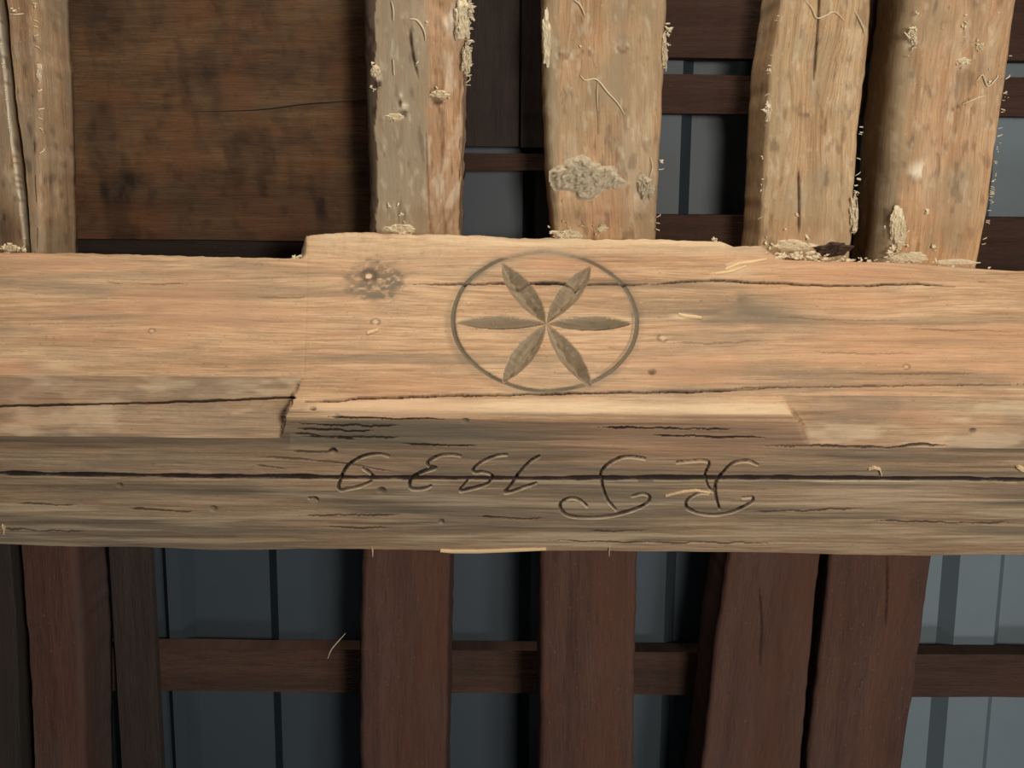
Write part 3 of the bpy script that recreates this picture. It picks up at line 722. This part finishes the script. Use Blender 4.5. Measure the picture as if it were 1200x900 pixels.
RAFT = [
    ('pale timber filling the top left corner, beside a long split', LO, m0, M_RAFT[0], (.006, .006), (.004, .005), 0),
    ('pale rafter at upper left, its frayed edge against the wide dark board', LO, m1, M_RAFT[0], (.004, .006), (.012, .012), 1),
    ('dusty rafter with torn bark and two notches, right of the wide dark board', LO, m2, M_RAFT[0], (.016, .026), (.008, .010), 3),
    ('dusty rafter with a crusty grey mud patch, above the rosette', LO, m3, M_RAFT[1], (.016, .020), (.008, .012), 4),
    ('straight-grained pale rafter with a split knot and long central cracks', LO, m4, M_RAFT[2], (.008, .012), (.007, .010), 5),
    ('wide pale rafter with a grey left edge, at upper right', LO, m5, M_RAFT[1], (.034, .060), (.006, .008), 6),
    ('almost black timber filling the bottom left corner', HI, mred(grey=lambda px, py: 1.0), M_BLACK, (.006, .006), (.004, .005), 7),
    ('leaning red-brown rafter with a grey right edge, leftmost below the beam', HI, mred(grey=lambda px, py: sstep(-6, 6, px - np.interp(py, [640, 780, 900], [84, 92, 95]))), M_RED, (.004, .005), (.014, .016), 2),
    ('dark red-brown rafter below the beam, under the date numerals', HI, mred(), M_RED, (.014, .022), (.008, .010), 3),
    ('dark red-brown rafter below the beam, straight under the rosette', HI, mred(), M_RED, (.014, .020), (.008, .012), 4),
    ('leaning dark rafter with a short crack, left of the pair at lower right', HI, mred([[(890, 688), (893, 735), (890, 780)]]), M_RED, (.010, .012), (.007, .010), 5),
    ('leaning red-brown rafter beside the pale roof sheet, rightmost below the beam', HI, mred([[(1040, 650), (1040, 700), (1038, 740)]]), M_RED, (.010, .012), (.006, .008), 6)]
RD = .13
roots = []
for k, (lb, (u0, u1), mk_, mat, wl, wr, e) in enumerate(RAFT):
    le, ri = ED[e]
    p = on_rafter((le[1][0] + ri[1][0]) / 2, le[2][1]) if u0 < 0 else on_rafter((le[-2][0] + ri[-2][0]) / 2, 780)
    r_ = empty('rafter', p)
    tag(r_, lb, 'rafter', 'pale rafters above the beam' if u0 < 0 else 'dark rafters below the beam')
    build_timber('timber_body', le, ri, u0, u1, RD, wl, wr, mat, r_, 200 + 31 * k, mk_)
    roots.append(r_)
R0, R1, R2, R3, R4, R5 = roots[:6]

# ------------------------------------------------------------------ dust, mud, cobweb on the rafters
def dust_on(parent, spots, seed, name='dust_tuft', lift=.001, mat=None, label=None):
    items = []
    for px, py, n, spread, size in spots:
        for k in range(n):
            p = on_rafter(px + rng.gauss(0, spread), py + rng.gauss(0, spread * 1.3), lift)
            s = size * (.4 + rng.random()) / SCALE
            items.append((p, (s, s * (.5 + rng.random()), s * .6)))
    V, q = lumps(items, seed)
    o = mesh_obj(name, V, q, mat or M_DUST, parent); o['kind'] = 'stuff'
    if label: o['label'] = label
    return o
def edge_spots(edge, y0, y1, n, size, seed):
    r = random.Random(seed); ys = sorted(r.uniform(y0, y1) for _ in range(n // 2))
    e = np.array([(p[1], p[0]) for p in edge])
    return [(float(np.interp(y, e[:, 0], e[:, 1])), y, 2, 1.3, size * (.4 + .6 * r.random())) for y in ys]
def fray(parent, edge, y0, y1, n, side_, length, seed):
    """torn fibres standing off a rafter's edge"""
    n = n // 2; length *= .8; r = random.Random(seed); e = np.array([(p[1], p[0]) for p in edge]); Vs, Fs, m = [], [], 0
    for k in range(n):
        y = r.uniform(y0, y1); x = float(np.interp(y, e[:, 0], e[:, 1])); L = length * (.3 + r.random())
        dy = r.uniform(-1, 1) * L; a = (x - side_ * 3, y - dy * .3); b = (x + side_ * L * .35, y + dy * .4); c = (x + side_ * L * r.uniform(.3, .8), y + dy)
        V, q = tube([on_rafter(a[0], a[1], .001), on_rafter(b[0], b[1], -.002), on_rafter(c[0], c[1], -.005)], (.5 + .7 * r.random()) / SCALE, 4)
        Vs.append(V); Fs.append(q + m); m += len(V)
    o = mesh_obj('torn_fibre', np.concatenate(Vs), np.concatenate(Fs), M_DUST, parent); o['kind'] = 'stuff'
E1 = [(x_ + 26, y_) for x_, y_ in ED[1][1]]; E2l, E2 = ED[3]; E3 = ED[4][1]; E4l, E4 = ED[5]; E5l, E5 = ED[6]
dust_on(R0, [(x, 291 + rng.gauss(0, 1), 3, 2, 2.4) for x in range(2, 30, 5)], 1)
dust_on(R1, edge_spots(ED[1][1], 0, 160, 10, 1.6, 2) + [(20, 15, 4, 3, 1.6)], 2)
dust_on(R2, edge_spots(E2, 0, 90, 18, 3.6, 3) + [(543, 15, 14, 6, 3.2), (515, 112, 5, 5, 2.2), (462, 138, 4, 5, 2), (440, 82, 6, 3, 2.4), (470, 268, 16, 10, 2.6), (500, 25, 3, 2, 2.2), (487, 77, 2, 1.5, 2.2), (440, 105, 4, 3, 2.2)], 3)
dust_on(R3, edge_spots(E3, 25, 90, 8, 2.6, 4) + [(784, 35, 4, 2, 3.0), (664, 275, 14, 8, 2.6), (700, 270, 5, 3, 2), (680, 55, 2, 1, 1.6), (775, 190, 2, 1, 2)], 4)
dust_on(R4, edge_spots(E4, 150, 275, 22, 3.0, 5) + edge_spots(E4l, 20, 270, 16, 2.2, 6) + [(930, 290, 16, 12, 2.8), (900, 128, 4, 2, 3.2), (900, 288, 4, 3, 2.6)], 5)
dust_on(R5, edge_spots(E5, 100, 310, 22, 1.7, 7) + [(1072, 40, 8, 4, 3.0), (1070, 60, 4, 3, 2.4), (1054, 272, 26, 6, 2.4), (1050, 300, 10, 10, 3.0), (1088, 246, 3, 2, 2.4), (1096, 290, 3, 3, 2.6), (1148, 56, 4, 4, 2.6), (1130, 72, 5, 6, 2.0), (1160, 92, 5, 5, 1.8), (1130, 30, 4, 3, 1.8), (1105, 35, 2, 1, 2), (1075, 16, 2, 1, 1.8)], 8)
fray(R1, ED[1][1], 0, 180, 34, 1, 6, 1); fray(R2, E2, 0, 100, 26, 1, 6, 2); fray(R3, E3, 20, 270, 18, 1, 4, 3); fray(R4, E4l, 0, 275, 22, -1, 4, 4)
fray(R4, E4, 140, 275, 24, 1, 5, 5); fray(R5, E5, 60, 310, 40, 1, 4, 6); fray(R0, ED[0][1], 20, 285, 26, 1, 4, 7)
# crusty mud patch on the rafter above the rosette, and the smaller one at its right
def crust(parent, cx, cy, rx, ry, h, seed, n=60, label=None):
    V = []; uvs = np.linspace(-1.15, 1.15, n)
    A_, B_ = np.meshgrid(uvs, uvs)
    rad = np.hypot(A_, B_); th = np.arctan2(B_, A_)
    lim = .80 + .42 * (vnoise(np.cos(th) * 2.2 + 5, np.sin(th) * 2.2 + 5, seed) - .5) + .12 * (vnoise(np.cos(th) * 7 + 5, np.sin(th) * 7 + 5, seed + 1) - .5)
    body = sstep(0, .22, lim - rad)
    hh = body * h * (.15 + 1.3 * np.abs(fbm(A_ * 5, B_ * 5, seed + 2) - .5) * 2 + .55 * vnoise(A_ * 14, B_ * 14, seed + 3))
    idx = -np.ones(A_.shape, int); c = 0
    for i in range(n):
        for j in range(n):
            if rad[i, j] < lim[i, j] + .06:
                V.append(on_rafter(cx + A_[i, j] * rx, cy + B_[i, j] * ry, hh[i, j] - .0035)); idx[i, j] = c; c += 1
    q = [(idx[i, j], idx[i, j+1], idx[i+1, j+1], idx[i+1, j]) for i in range(n - 1) for j in range(n - 1) if min(idx[i, j], idx[i, j+1], idx[i+1, j+1], idx[i+1, j]) >= 0]
    o = mesh_obj('mud_patch', np.array(V), np.array(q)[:, ::-1], M_MUD, parent)
    if label: o['label'] = label
    return o
crust(R3, 685, 208, 42, 31, .014, 301, label='crusty grey patch of dried mud')
crust(R3, 714, 212, 20, 14, .010, 305, n=36)
crust(R3, 757, 220, 13, 19, .010, 309, n=36)
def cake(parent, cx, cy, rx, ry, h, seed): 
    o = crust(parent, cx, cy, rx, ry, h, seed, 40); o.name = 'dust_cake'; o.data.materials[0] = M_DUST; return o
cake(R2, 541, 22, 12, 32, .012, 311); cake(R2, 546, 70, 7, 24, .010, 313); cake(R2, 468, 268, 24, 7, .010, 315); cake(R2, 515, 111, 14, 5, .008, 317); cake(R2, 462, 137, 12, 5, .006, 319); cake(R2, 440, 84, 7, 10, .008, 321)
cake(R3, 664, 274, 22, 8, .010, 323); cake(R3, 705, 268, 8, 6, .006, 325); cake(R3, 640, 45, 7, 40, .006, 327); cake(R3, 779, 60, 4, 26, .006, 329)
cake(R4, 930, 288, 34, 8, .010, 331); cake(R4, 1000, 250, 6, 26, .008, 333); cake(R4, 900, 130, 5, 14, .006, 335)
cake(R5, 1052, 268, 13, 30, .008, 337); cake(R5, 1065, 302, 30, 8, .008, 339); cake(R5, 1070, 42, 7, 14, .008, 341); cake(R5, 1148, 56, 8, 6, .006, 343); cake(R5, 1130, 72, 11, 6, .005, 345); cake(R5, 1120, 308, 30, 5, .006, 347)
cake(R0, 12, 291, 16, 5, .006, 349); cake(R1, 46, 85, 5, 14, .006, 351)
def strand(parent, pts, w=.7, lift=.002, name='cobweb_strand', mat=None):
    L = smooth_line(pts, 5); V, q = tube([on_rafter(a, b, lift) for a, b in L], w / SCALE)
    return mesh_obj(name, V, q, mat or M_DUST, parent)
strand(R3, [(680, 88), (686, 94), (699, 93), (712, 108), (724, 121), (732, 134)], 1.1)
strand(R3, [(673, 0), (680, 6), (686, 19)], 1.1); strand(R3, [(701, 96), (700, 110), (701, 130)], .7); strand(R3, [(763, 184), (765, 196), (762, 208)], .7)
strand(R4, [(944, 0), (952, 10), (957, 21), (966, 19), (978, 14), (990, 24)], .9); strand(R4, [(1003, 14), (1012, 32), (1014, 40)], .8)
strand(R5, [(1145, 95), (1152, 88), (1158, 101), (1168, 92), (1170, 88)], .9); strand(R5, [(1128, 122), (1145, 115), (1155, 112)], .8)
strand(R5, [(1002, 225), (1005, 245), (1000, 265), (1001, 275)], .7, .0)
strand(R2, [(459, 2), (461, 12), (461, 24)], 1.2); strand(R2, [(480, 22), (489, 24), (497, 36), (499, 48)], 1.4); strand(R2, [(461, 70), (462, 88)], 1.2)
strand(R1, [(12, 17), (20, 17), (28, 16)], 1.2)
strand(R4, [(998, 500), (994, 640), (960, 800)], .01) if False else None
strand(roots[8], [(384, 772), (388, 762), (396, 752), (405, 742)], .7, -.05)

# ------------------------------------------------------------------ bits on the beam: crumbs, splinters, bark
def beam_dust(spots, seed):
    items = []
    for px, py, n, sx_, sy_, size in spots:
        for k in range(n):
            p = under_Y(px + rng.gauss(0, sx_), py + rng.gauss(0, sy_)); p = p + np.array([0, -.002, .006])
            s = size * (.4 + rng.random()) / SCALE
            items.append((p, (s * 1.3, s, s)))
    V, q = lumps(items, seed); o = mesh_obj('dust_crumbs', V, q, M_DUST, beam); o['kind'] = 'stuff'; o['label'] = 'pale dust and crumbs caught where the rafters meet the beam'
beam_dust([(930, 298, 40, 16, 3, 2.4), (985, 303, 26, 18, 2.5, 2.0), (1055, 305, 18, 24, 2, 1.8), (1120, 311, 5, 20, 1.2, 1.6), (345, 300, 6, 4, 1.5, 2.2), (20, 296, 8, 12, 1, 1.8), (160, 300, 3, 40, .8, 1.4), (470, 273, 12, 8, 1.5, 2.2), (665, 278, 10, 10, 1.5, 2.0), (838, 279, 3, 2, 2, 2.2)], 400)
def splinter(pts_px, plane, w, thick, mat, name='splinter', label=None):
    """a tapered sliver lying on a face of the beam"""
    n0 = U_N if plane == 'u' else S_N
    out = -n0 if plane == 'u' else n0
    L = [ray_plane(a, b, (0, 0, 0), n0) for a, b in pts_px]; V = []; q = []
    m = len(L)
    for i, p in enumerate(L):
        t = L[min(i + 1, m - 1)] - L[max(i - 1, 0)]; t /= np.linalg.norm(t); b = np.cross(t, n0)
        ww = w / SCALE * (.15 + .85 * math.sin(math.pi * min(1, (i + .6) / m)) ** .7)
        V += [p + b * ww - out * .002, p + b * ww * .6 + out * thick, p - b * ww * .6 + out * thick, p - b * ww - out * .002]
    for i in range(m - 1):
        for k in range(3): q.append((4*i + k, 4*i + k + 1, 4*i + k + 5, 4*i + k + 4))
    q += [(0, 1, 2, 3), (4*m - 1, 4*m - 2, 4*m - 3, 4*m - 4)]
    o = mesh_obj(name, np.array(V), [tuple(x) for x in q], mat, beam, smooth=False)
    if label: o['label'] = label
splinter([(516, 644), (530, 645), (560, 645), (600, 643.5), (640, 642)], 's', 3.0, .004, M_SPLINT, label='pale splinter hanging from the beam edge')
splinter([(780, 580), (800, 575), (815, 573.5), (832, 576)], 's', 1.6, .003, M_SPLINT)
splinter([(795, 369), (803, 371), (815, 372), (822, 373)], 'u', 2.4, .003, M_SPLINT)
splinter([(850, 316), (865, 309), (885, 306), (898, 304)], 'u', 2.6, .0015, M_SPLINT)
splinter([(838, 321), (858, 318), (874, 312)], 'u', 1.8, .0015, M_SPLINT)
splinter([(430, 391), (436, 389), (443, 387)], 'u', 1.6, .003, M_SPLINT)
splinter([(1018, 549), (1024, 547), (1031, 549), (1033, 556)], 's', 1.3, .003, M_SPLINT)
splinter([(1192, 545), (1198, 549), (1206, 552)], 's', 3.0, .004, M_SPLINT)
splinter([(3, 614), (5, 619), (5, 624)], 's', 1.6, .004, M_SPLINT)
splinter([(436, 641), (437, 646), (437, 651)], 's', .8, .003, M_SPLINT); splinter([(714, 640), (714, 645), (714, 650)], 's', .8, .003, M_SPLINT)
bk_o = crust(None, 974, 293, 30, 11, .016, 361, 40); bk_o.name = 'bark_scrap'; bk_o.data.materials[0] = M_BARK
tag(bk_o, 'dark scrap of bark wedged between two rafters at the beam edge', 'bark')

# ------------------------------------------------------------------ roof above the rafters: battens, boards, sheets
def plane_pt(px, py, d): return ray_plane(px, py, R_P - R_N * d, R_N)
def slab(name, x0, x1, u0, u1, d0, d1, mat, label, cat, group=None, seed=0, across=True, nx=60, nu=14, warp=.002, stain_shade=None):
    """a board or batten on the rafters: x along the beam, u up the slope, d depth above the rafter undersides"""
    xs_ = np.linspace(x0, x1, nx); V = []; g = []
    us = np.linspace(u0, u1, nu)
    loop = [(u_, d0) for u_ in us] + [(u1, d1), (u0, d1)]
    for x_ in xs_:
        for j, (u_, dd) in enumerate(loop):
            e = warp * (vnoise(x_ * 8, j * .0 + (0 if u_ < (u0 + u1) / 2 else 3), seed) - .5) if u_ in (u0, u1) else 0
            b = 0
            if dd == d0: b = .0022 * (fbm(np.array(x_ * 7), np.array(u_ * 40), seed + 3) - .3)
            V.append(R_P + np.array([x_, 0, 0]) + R_U * (u_ + e) - R_N * (dd + max(b, 0)))
            g.append((x_, u_, seed * .31) if across else (u_, x_, seed * .31))
    m = len(loop); q = []
    for i in range(nx - 1):
        for k in range(m):
            k2 = (k + 1) % m; q.append((i*m + k, i*m + k2, (i+1)*m + k2, (i+1)*m + k))
    q.append(tuple(range(m - 1, -1, -1))); q.append(tuple((nx - 1) * m + k for k in range(m)))
    V = np.array(V); mid_ = V.mean(0)
    mk_ = np.zeros((len(V), 4))
    if stain_shade: mk_ = stain_shade(V)
    o = mesh_obj(name, V - mid_, q, mat, None, {'gco': np.array(g), 'msk': mk_}, smooth=False)
    o.location = Vector(mid_)
    tag(o, label, cat, group); return o
def board_stain_shade(V):
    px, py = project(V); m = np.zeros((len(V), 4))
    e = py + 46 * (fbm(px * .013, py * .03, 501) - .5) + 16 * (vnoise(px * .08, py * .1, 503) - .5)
    m[:, 3] = .42 * sstep(196, 222, e) - .14 * sstep(226, 262, e) + .38 * sstep(.52, .7, fbm(px * .03, py * .012, 505)) + .25 * sstep(.55, .7, fbm(px * .09, py * .06, 507))  # soot staining plus the beam's shadow, painted into the board's lower part
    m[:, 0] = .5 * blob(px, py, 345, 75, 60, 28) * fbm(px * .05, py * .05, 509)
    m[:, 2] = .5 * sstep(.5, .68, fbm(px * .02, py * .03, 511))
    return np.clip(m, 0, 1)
BOARD_CRACK = [(225, 131), (300, 129), (360, 122), (432, 117)]
def uu_of(px, py, d): return float((plane_pt(px, py, d) - R_P) @ R_U)
def xx_of(px, py, d): return float(plane_pt(px, py, d)[0])
D0 = RD + .006
BT = .04
slab('roof_batten_or_shade_strip', -1.5, 1.5, uu_of(600, 763, D0), uu_of(600, 813, D0), D0, D0 + BT, M_BATTEN, 'roof batten crossing behind the dark rafters below the beam', 'batten', 'roof battens', 1)
slab('roof_batten_or_shade_strip', xx_of(700, 290, D0), 1.5, uu_of(1180, 255, D0), uu_of(1180, 318, D0), D0, D0 + BT, M_BATTEN, 'roof batten just above the beam at the far right', 'batten', 'roof battens', 2).hide_render = False
slab('roof_batten_or_shade_strip', xx_of(700, 110, D0), 1.5, uu_of(900, 88, D0), uu_of(900, 134, D0), D0, D0 + BT, M_BATTEN, 'dark roof batten behind the right-hand rafters, lower of the two near the top', 'batten', 'roof battens', 3)
slab('roof_batten_or_shade_strip', xx_of(700, 30, D0), 1.5, uu_of(820, -6, D0), uu_of(820, 68, D0), D0, D0 + BT, M_BATTEN, 'dark roof batten behind the right-hand rafters at the top of the view', 'batten', 'roof battens', 4)
slab('roof_batten_or_shade_strip', xx_of(440, 190, D0), xx_of(690, 190, D0), uu_of(590, 180, D0), uu_of(590, 200, D0), D0, D0 + .025, M_BATTEN, 'thin batten showing between the notched rafter and the mud-patched rafter', 'batten', 'roof battens', 5)
slab('roof_batten_or_shade_strip', -1.5, xx_of(480, 290, D0 + .04), uu_of(250, 262, D0 + .034), uu_of(250, 345, D0 + .034), D0 + .032, D0 + BT, M_BLACK, 'added black strip for the shadow in the slot between the wide dark board and the beam', 'batten', 'roof battens', 12)  # added strip, its black stands in for the shadow under the board
slab('wide_board', -.98, xx_of(440, 100, D0) - .004, uu_of(250, -130, D0), uu_of(250, 281, D0), D0, D0 + .03, M_DARK, 'wide dark brown board behind the rafters at upper left', 'board', None, 6, True, 150, 90, stain_shade=board_stain_shade)
slab('narrow_board', xx_of(440, 100, D0) + .002, xx_of(608, 100, D0), uu_of(590, -130, D0), uu_of(590, 172, D0), D0, D0 + .03, M_BLACK, 'dark board between the notched rafter and the mud-patched rafter', 'board', None, 7, False, 30, 30)
slab('narrow_board', xx_of(611, 100, D0), xx_of(700, 100, D0) - .01, uu_of(590, -130, D0), uu_of(590, 172, D0), D0 + .008, D0 + .035, M_BLACK, 'dark board partly hidden by the mud-patched rafter at its left edge', 'board', None, 8, False, 30, 30)
slab('counter_rafter', max(on_rafter(p_, q_)[0] for p_, q_ in ((90, 645), (98, 760), (100, 900))) + .007, xx_of(176, 700, .10), UEND + .08, 1.35, .112, D0 - .004, M_BLACK, 'dark narrow rafter set behind the red-brown rafter at lower left', 'rafter', None, 9, False, 30, 30)

def sheet(label, steps, x0, x1, near0, mat, u0=-1.15, u1=1.55, d=None, h=.028, seed=0):
    """trapezoidal sheet: steps are (x_start, x_end) of each web, level flips at each"""
    d = d or D0 + BT + .004
    prof = []; lvl = near0
    prof.append((x0, lvl))
    for a, b in steps:
        prof.append((a, lvl)); lvl = 1 - lvl; prof.append((b, lvl))
    prof.append((x1, lvl))
    V = []; q = []; th = .0012
    us = np.linspace(u0, u1, 12)
    for s in (0, 1):
        for u_ in us:
            for x_, l_ in prof:
                V.append(R_P + np.array([x_, 0, 0]) + R_U * u_ - R_N * (d + (0 if l_ else h) + s * th))
    m = len(prof); n = len(us)
    for s in (0, 1):
        for i in range(n - 1):
            for k in range(m - 1):
                a = s * m * n + i * m + k; f = (a, a + 1, a + m + 1, a + m); q.append(f if s == 0 else f[::-1])
    for i in range(n - 1):
        a = i * m; b = a + m * n; q.append((a, a + m, b + m, b)); a += m - 1; b += m - 1; q.append((a, b, b + m, a + m))
    V = np.array(V); mid_ = V.mean(0)
    o = mesh_obj('roof_sheet', V - mid_, [tuple(f) for f in q], mat, None, smooth=False)
    o.location = Vector(mid_); tag(o, label, 'roof sheet', 'profiled roof sheets'); return o
DS = D0 + BT
sx = lambda p: xx_of(p, 700, DS + .02)
def steps_px(*prs): return [(sx(a), sx(b)) for a, b in prs]
x_l = sx(472); x_r = sx(900)
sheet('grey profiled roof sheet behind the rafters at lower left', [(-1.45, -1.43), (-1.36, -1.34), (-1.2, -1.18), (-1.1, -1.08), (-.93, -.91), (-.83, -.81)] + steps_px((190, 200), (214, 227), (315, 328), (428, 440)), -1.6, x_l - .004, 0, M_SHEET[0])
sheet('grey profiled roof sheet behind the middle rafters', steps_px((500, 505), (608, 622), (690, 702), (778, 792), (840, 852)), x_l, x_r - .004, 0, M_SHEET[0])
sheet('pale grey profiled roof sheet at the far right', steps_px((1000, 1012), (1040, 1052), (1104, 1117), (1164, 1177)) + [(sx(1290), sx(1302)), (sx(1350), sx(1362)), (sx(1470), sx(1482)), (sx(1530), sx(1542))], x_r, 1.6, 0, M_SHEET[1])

# a dry split along the wide board
Vb, qb = tube([plane_pt(a, b, D0 - .0006) for a, b in smooth_line(BOARD_CRACK, 8)], .9 / SCALE, 4)
wb = [o for o in COL.objects if o.name.startswith('wide_board')][0]
ck = mesh_obj('split', Vb - np.array(wb.location), qb, M_BLACK, None); ck.parent = wb; ck['label'] = 'thin dark split in the board'
